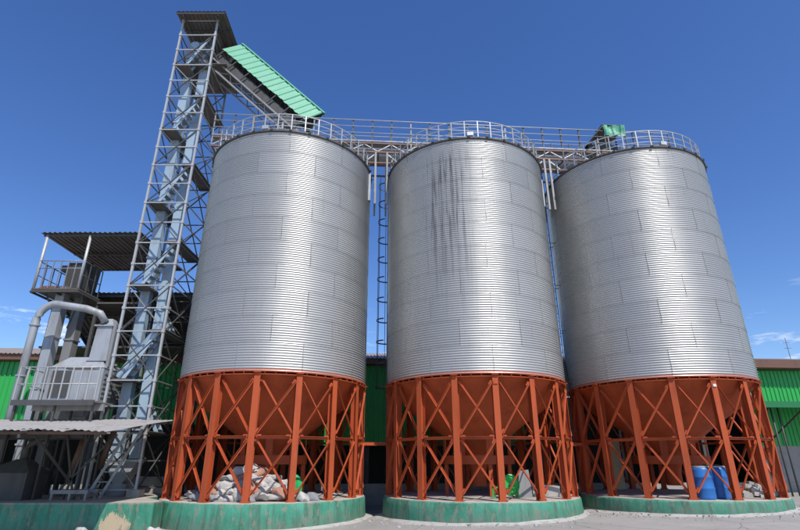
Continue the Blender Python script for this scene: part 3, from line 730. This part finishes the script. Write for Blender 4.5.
for x in (-.8, .88):
    for y in (-.55, .65): MB().bar((x, y, ZP), (x, y, 3.35), .08, .08).build('leg', 'dark_steel', hs)  # leg colour darkened to stand in for the awning's shade
for q in range(6): MB().box(.955, .975, -.5, .6, 3.5 + q * .15, 3.54 + q * .15).build('louvre', 'grey_steel', hs)
MB().tube([(.3, -.45, 2.9), (.3, -.45, 3.35)], .22, 14).build('dust_spout', 'duct_grey', hs, True)

la = thing('railed_landing', 'railed steel landing just above the tin awning at left', 'platform', (-10.4, 15.6, 0))
MB().box(-1.27, 1.22, -.1, .95, 3.22, 3.26).build('floor_plate', 'grey_steel', la)
MB().box(-1.27, 1.22, -.14, -.105, 3.12, 3.28).build('edge_beam', 'dark_steel', la)
MB().box(-.9, 1.3, .3, .36, 3.0, 3.2).build('edge_beam', 'grey_steel', la)
railing(la, (-1.25, -.1, 3.26), (1.2, -.1, 3.26), 1.0, 9, 'pale_steel', (.5,), .016, .02)
railing(la, (-1.25, -.1, 3.26), (-1.25, .9, 3.26), 1.0, 3, 'pale_steel', (.5,), .014, .018)
for x in (-1.2, 0, 1.15):
    for y in (0, .85): MB().bar((x, y, ZP), (x, y, 3.2), .06, .06).build('leg', 'dark_steel', la)  # dark tone carries the shade below the landing and awning
MB().box(-.15, .8, -.05, .5, 4.27, 4.31).build('cover_sheet', 'awning_tin', la)

# tin awning
aw = thing('tin_awning', 'ragged rusty tin awning over the loading dock', 'awning', (-12, 15, 0))
a0, a1 = Vector((0, -2.40, 2.23)), Vector((0, 1.3, 2.74)); dv = (a1 - a0); ln = dv.length; dv.normalize(); on = Vector((0, -dv.z, dv.y))
nS = 9
for i in range(nS):
    x0 = -4.0 + i * .992; w = 1.01
    rag = random.uniform(-.10, .06); bump_ = random.uniform(-.012, .012)
    fx = lambda x, z, s_=i: .03 * math.sin(x * 3.1 + s_) * max(0, 1 - z / 1.2) + .012 * math.sin(z * 4 + s_)
    mm = corr(0, w, rag, ln + random.uniform(-.1, .05), .165, .028, up=dv, out=on, org=(x0, a0.y, a0.z + .012 * (i % 2) + bump_), kind='sine', bend=fx)
    mm.build('awning_sheet', 'awning_tin', aw)
for f_ in (.06, .5, .95):
    p = a0 + dv * ln * f_ - Vector((0, 0, .05)); MB().bar((-4.0, p.y, p.z), (4.85, p.y, p.z), .06, .07).build('purlin', 'brown_steel', aw)
for x in (-3.6, -.6, 2.9): MB().bar((x, a0.y, a0.z - .10), (x, a1.y, a1.z - .10), .06, .08).build('rafter', 'dark_steel', aw)
for x in (-3.6, -.6): MB().bar((x, 1.1, ZP), (x, 1.1, 2.6), .08, .08).build('post', 'dark_steel', aw)
for x in (2.45,):
    MB().bar((x, .6, ZP), (x + .45, .6, 2.55), .05, .05).build('post', 'dark_steel', aw); MB().bar((x + .3, .6, ZP), (x - .35, .6, 2.5), .05, .05).build('post', 'dark_steel', aw)
    MB().bar((x - .4, -.9, 2.4), (x + .1, .6, 1.0), .05, .05).build('strut', 'dark_steel', aw)
    MB().bar((x - .3, .6, ZP + .1), (x + 1.2, .6, 2.3), .04, .04).build('strut', 'dark_steel', aw)

# equipment under the awning, steel colours darkened to stand in for its shade
dh = thing('dust_hood', 'dark metal box with pyramid hood and bent pipe under the awning', 'machine', (-11.0, 15.6, ZP))
MB().box(-.9, .5, -.3, .55, .003, .72).build('box', 'dark_steel', dh)
for x in (-.88, .44): MB().box(x, x + .06, -.33, -.302, .01, .74).build('edge_strip', 'dark_steel', dh)
MB().hexa([(-.95, -.34, .72), (.55, -.34, .72), (.55, .6, .72), (-.95, .6, .72), (-.13, 0, 1.08), (.13, 0, 1.08), (.13, .26, 1.08), (-.13, .26, 1.08)]).build('pyramid_hood', 'dark_steel', dh)
MB().tube([(0, .13, 1.05), (0, .13, 1.35), (.10, .13, 1.52), (.40, .13, 1.66), (.9, .13, 1.72)], .10, 12).build('bent_pipe', 'dark_steel', dh, True)
hp = tag(MB().tube([(-14.2, 15.75, 2.28), (-9.5, 15.75, 2.28), (-9.2, 15.8, 2.2)], .125, 14).build('header_pipe', 'dark_steel', None, True), 'fat horizontal pipe slung just under the tin awning', 'pipe')
for x, z, y, lab in ((-9.75, 1.0, 16.0, 'slanting brown pipe under the awning beside the dust hood'), (-9.25, 1.35, 16.6, 'short dark pipe under the awning nearer the tower')):
    tag(MB().tube([(x + .25, y, 2.45), (x, y, z)], .09, 12).build('down_pipe', 'brown_steel', None, True), lab, 'pipe')
pd = thing('steel_pallet', 'low pale steel frame lying on the dock under the awning', 'frame', (-9.25, 15.4, ZP))
for y in (0, .5): MB().bar((-.55, y, .22), (.5, y, .22), .06, .10).build('beam', 'grey_steel', pd)  # pale frame toned down to grey in place of the awning's shade
for x in (-.5, .0, .45):
    MB().bar((x, 0, .12), (x, .5, .12), .07, .08).build('cross_beam', 'grey_steel', pd)
    for y in (0, .5): MB().bar((x, y, 0.0), (x, y, .17), .06, .06).build('foot', 'grey_steel', pd)
tag(MB().box(-9.9, -7.7, 18.9, 19.3, ZP + .004, 1.05).build('low_wall', 'concrete'), 'low concrete wall on the dock behind the tower feet', 'wall')

# ------------------------------------------------------------------ sacks, barrels, odds and ends
def sack_mesh(seed, mat, lx=.36, ly=.23, lz=.10):
    m = MB(); nu, nv = 26, 14; rnd = random.Random(seed)
    for i in range(nv + 1):
        ph = -math.pi / 2 + math.pi * i / nv
        for j in range(nu):
            th = 2 * math.pi * j / nu; c, s_ = math.cos(th), math.sin(th); pw_ = lambda v, e: math.copysign(abs(v) ** e, v)
            x = lx * pw_(c, .55) * abs(math.cos(ph)) ** .45; y = ly * pw_(s_, .55) * abs(math.cos(ph)) ** .45; z = lz * pw_(math.sin(ph), .75)
            w = noise.noise(Vector((x * 5 + seed * 7, y * 5, z * 6))) * .06 + noise.noise(Vector((x * 14, y * 14 + seed, z * 11))) * .030
            z *= 1 - .62 * (abs(x) / lx) ** 3; z += -.08 * (x / lx) ** 2 * (seed % 3) * .5
            m.v.append((x * (1 + w * .8), y * (1 + w), z + w))
    for i in range(nv):
        for j in range(nu): m.f.append((i * nu + j, i * nu + (j + 1) % nu, (i + 1) * nu + (j + 1) % nu, (i + 1) * nu + j))
    return m.mesh('sack', mat, True)
SK = {c: [sack_mesh(s_ + 10 * ci, 'sack_' + c) for s_ in range(4)] for ci, c in enumerate(('white', 'tan', 'grey'))}
rs_ = random.Random(11)
SLB = {'white': 'dirty white woven sack in the heap under the left bin', 'tan': 'reddish tan woven sack in the heap under the left bin', 'grey': 'grey woven sack in the heap under the left bin'}
def put_sack(x, y, z, c, label=None, tilt=.25, group=True):
    o = link('sack', rs_.choice(SK[c]), None, (x, y, z)); o.rotation_euler = (rs_.uniform(-tilt, tilt), rs_.uniform(-tilt, tilt), rs_.uniform(-.9, .9))
    s_ = rs_.uniform(.60, .86); o.scale = (s_, s_, rs_.uniform(.9, 1.25))
    tag(o, label or SLB[c], 'sack', ('heap of %s sacks' % c) if label is None else None); return o
HX, HY = -4.35, 15.75
layers = [(1.15, .60, .09, 9, 4), (.95, .50, .24, 7, 3), (.72, .40, .39, 6, 2), (.48, .28, .54, 4, 2), (.26, .12, .69, 3, 1), (.06, .0, .82, 1, 1)]
for hw, hd_, z, nx, ny in layers:
    for j in range(ny):
        for i in range(nx):
            x = HX + (0 if nx == 1 else -hw + 2 * hw * i / (nx - 1)) + rs_.uniform(-.07, .07) + .05 * j
            y = HY + (0 if ny == 1 else -hd_ + 2 * hd_ * j / (ny - 1)) + rs_.uniform(-.06, .06)
            q = rs_.random(); c = 'white' if q < .52 else ('tan' if q < .80 else 'grey')
            put_sack(x, y, ZP + z + rs_.uniform(-.02, .03), c, 'topmost sack crowning the heap under the left bin' if nx == 1 else None, tilt=.35)
put_sack(-5.95, 15.95, ZP + .09, 'white', 'flattened white sack left of the heap, nearest the plinth edge'); put_sack(-5.62, 15.75, ZP + .07, 'tan', 'tan sack lying loose left of the heap')
put_sack(-6.1, 16.3, ZP + .12, 'grey', 'grey sack behind the flattened white one left of the heap')
put_sack(-2.75, 15.15, ZP + .10, 'white', 'single white sack lying right of the heap on the plinth'); put_sack(-2.45, 15.35, ZP + .08, 'grey', 'grey sack against the single white one right of the heap')
gs = link('sack', sack_mesh(33, 'sack_green', .30, .24, .16), None, (-3.05, 16.0, ZP + .40)); gs.rotation_euler = (.2, 1.15, .5); tag(gs, 'bright green sack standing at the right of the heap', 'sack')
w1 = put_sack(-8.0, 14.1, gz(-8) + .13, 'white', 'crumpled white bag on the yard against the dock wall'); w1.scale = (.55, .7, 1.5); w1.rotation_euler = (.3, -.5, .6)
w2 = put_sack(-6.05, 13.85, gz(-6) + .10, 'white', 'crumpled white bag on the yard before the left plinth'); w2.scale = (.55, .6, 1.2)

def barrel(x, y, label):
    t = thing('barrel', label, 'barrel', (x, y, ZP + .004), random.random(), 'blue barrels')
    pr = [(.02, .0), (.26, .0), (.28, .02), (.285, .06), (.287, .26), (.297, .28), (.297, .31), (.287, .33), (.287, .56), (.297, .58), (.297, .61), (.287, .63), (.285, .78), (.265, .84), (.235, .86), (.235, .88)]
    MB().lathe(pr, 32).build('body', 'barrel_blue', t, angle=40)
    MB().lathe([(.235, .87), (.245, .90), (.10, .915), (.02, .915)], 32).build('lid', 'dark_steel', t, angle=40)
    MB().lathe([(.246, .84), (.262, .85), (.262, .885), (.246, .89)], 32).build('clamp_ring', 'pale_steel', t)
barrel(8.80, 15.86, 'blue plastic barrel standing nearer the yard on the right plinth'); barrel(9.44, 16.18, 'blue plastic barrel standing behind its twin on the right plinth')

gm = thing('winnower', 'small green round-cased machine on the middle plinth', 'machine', (3.25, 16.25, ZP + .004)); gm.scale = (.85, .85, .88)
MB().tube([(.0, -.16, .42), (.0, .16, .42)], .30, 24).build('drum_case', 'bright_green', gm, angle=40)
MB().lathe([(.30, -.02), (.33, 0), (.30, .02)], 24).build('rim', 'bright_green', gm).matrix_local = Matrix.Translation((0, -.17, .42)) @ Matrix.Rotation(math.pi / 2, 4, 'X')
for x in (-.55, .25):
    for y in (-.2, .2): MB().bar((x, y, 0), (x, y, .34), .04, .04).build('leg', 'bright_green', gm)
for y in (-.2, .2): MB().bar((-.57, y, .34), (.27, y, .34), .04, .04).build('frame_bar', 'bright_green', gm)
MB().tube([(0, -.22, .42), (0, .22, .42)], .05, 10).build('axle', 'dark_steel', gm)
sb = MB().hexa([(3.55, 16.45, ZP + .005), (3.98, 16.50, ZP + .005), (3.98, 16.75, ZP + .005), (3.55, 16.75, ZP + .005), (3.62, 16.52, 1.28), (3.93, 16.55, 1.32), (3.93, 16.72, 1.32), (3.62, 16.7, 1.28)])
tag(sb.build('grey_board', 'grey_steel'), 'upright grey board beside the small green machine', 'board')
tag(MB().box(8.15, 8.75, 21.2, 21.26, gz(8), 2.35).build('board', 'beige_board'), 'tall beige board standing behind the right bin', 'board')
bp = [(4.1, 16.9), (4.95, 16.95), (4.95, 17.5), (4.1, 17.5)]
tag(MB().prism(bp, ZP + .012, ZP + .30).build('stone_block', 'rubble_grey'), 'pale block lying behind the grey board on the middle plinth', 'block')
rk = random.Random(5)
rubm = MB()
for i in range(90):
    a = rk.uniform(0, 6.28); r = rk.random() ** .7; x = 10.95 + .85 * r * math.cos(a); y = 17.05 + .55 * r * math.sin(a); s_ = rk.uniform(.05, .13)
    z = ZP + .02 + (1 - r) * .32 * rk.random() + s_ * .3
    p = []
    for sz in (-1, 1):
        for sx, sy in ((-1, -1), (1, -1), (1, 1), (-1, 1)): p.append((x + sx * s_ * rk.uniform(.6, 1.2), y + sy * s_ * rk.uniform(.6, 1.2), max(ZP + .005, z + sz * s_ * rk.uniform(.4, .9))))
    rubm.hexa(p)
rb_ = rubm.build('rubble', 'rubble_grey'); rb_['kind'] = 'stuff'; tag(rb_, 'heap of pale broken rubble on the right plinth behind its legs', 'rubble')
for (k, q, z, wd, hg, lab) in ((2, 0, 3.70, .10, .08, 'small white tag near the top of a right bin front leg'), (1, 0, 3.72, .14, .10, 'small red plate high on a middle bin front leg')):
    p, a = leg_point(k, q, z); d = Vector((math.cos(a), math.sin(a), 0)); p = p + d * .0
    m = MB().bar(p + d * (-.002), p + d * .02, wd, hg); o = m.build('leg_tag', 'red_oxide' if k == 1 else 'white_paint'); tag(o, lab, 'tag')

# ------------------------------------------------------------------ tree and mast beyond the shed
def tree(x, y, h, rad, label, seed):
    t = thing('tree', label, 'tree', (x, y, gz(x))); rn = random.Random(seed)
    tk = MB(); tk.tube([(0, 0, 0), (.1, .05, h * .3), (-.05, .1, h * .55), (.1, 0, h * .85)], [.22, .17, .12, .03], 10)
    for i in range(9):
        z = h * rn.uniform(.4, .75); a = rn.uniform(0, 6.28); L = rad * rn.uniform(.5, .9)
        tk.tube([(0, 0, z), (L * .5 * math.cos(a), L * .5 * math.sin(a), z + L * .4), (L * math.cos(a), L * math.sin(a), z + L * .6)], [.07, .045, .015], 6)
    tk.build('trunk', 'bark', t, True)
    cr = MB()
    for c in range(46):
        while True:
            p = Vector((rn.uniform(-1, 1), rn.uniform(-1, 1), rn.uniform(-1, 1)))
            if .3 < p.length < 1: break
        cc = Vector((p.x * rad, p.y * rad, h * .70 + p.z * h * .28))
        for l in range(75):
            q = cc + Vector((rn.gauss(0, .26), rn.gauss(0, .26), rn.gauss(0, .2))) * rad * .5
            n_ = Vector((rn.gauss(0, 1), rn.gauss(0, 1), rn.gauss(.4, 1))).normalized(); a = n_.orthogonal().normalized() * rn.uniform(.05, .11); b = n_.cross(a).normalized() * rn.uniform(.03, .06)
            cr.quad(q - a, q - b, q + a, q + b)
    cr.build('crown', 'leaf', t)
tree(-1.75, 36, 9.0, 1.9, 'green tree showing above the shed roof between two bins', 3)
ms = thing('antenna_mast', 'thin antenna mast on the skyline right of the shed', 'mast', (40.6, 52, .3))
MB().tube([(0, 0, 0), (0, 0, 13.3)], [.06, .025], 8).build('pole', 'dark_steel', ms, True)
for z in (12.2, 12.8): MB().bar((-.35, 0, z), (.35, 0, z), .035, .035).build('cross_arm', 'dark_steel', ms)

# ------------------------------------------------------------------ loose stones and litter on the yard
gr = MB(); rn = random.Random(21)
for i in range(420):
    k = rn.choice((0, 1, 1, 2, 2)); a = R_(rn.uniform(-165, -15)); r = SR + .12 + abs(rn.gauss(0, .55)) + .02
    x, y = SILO[k][0] + r * math.cos(a), SILO[k][1] + r * math.sin(a)
    if min(math.hypot(x - c[0], y - c[1]) for c in SILO) < SR + .14: continue
    s_ = rn.uniform(.008, .028) * (1.8 if rn.random() < .06 else 1); z = gz(x) + s_ * .4 + (.03 if r < SR + .25 else 0); p = []
    for sz in (-1, 1):
        for sx, sy in ((-1, -1), (1, -1), (1, 1), (-1, 1)): p.append((x + sx * s_ * rn.uniform(.5, 1.2), y + sy * s_ * rn.uniform(.5, 1.2), z + sz * s_ * rn.uniform(.3, .8)))
    gr.hexa(p)
go = gr.build('gravel', 'rubble_grey'); go['kind'] = 'stuff'; tag(go, 'loose stones and grit scattered on the yard round the plinths', 'gravel')
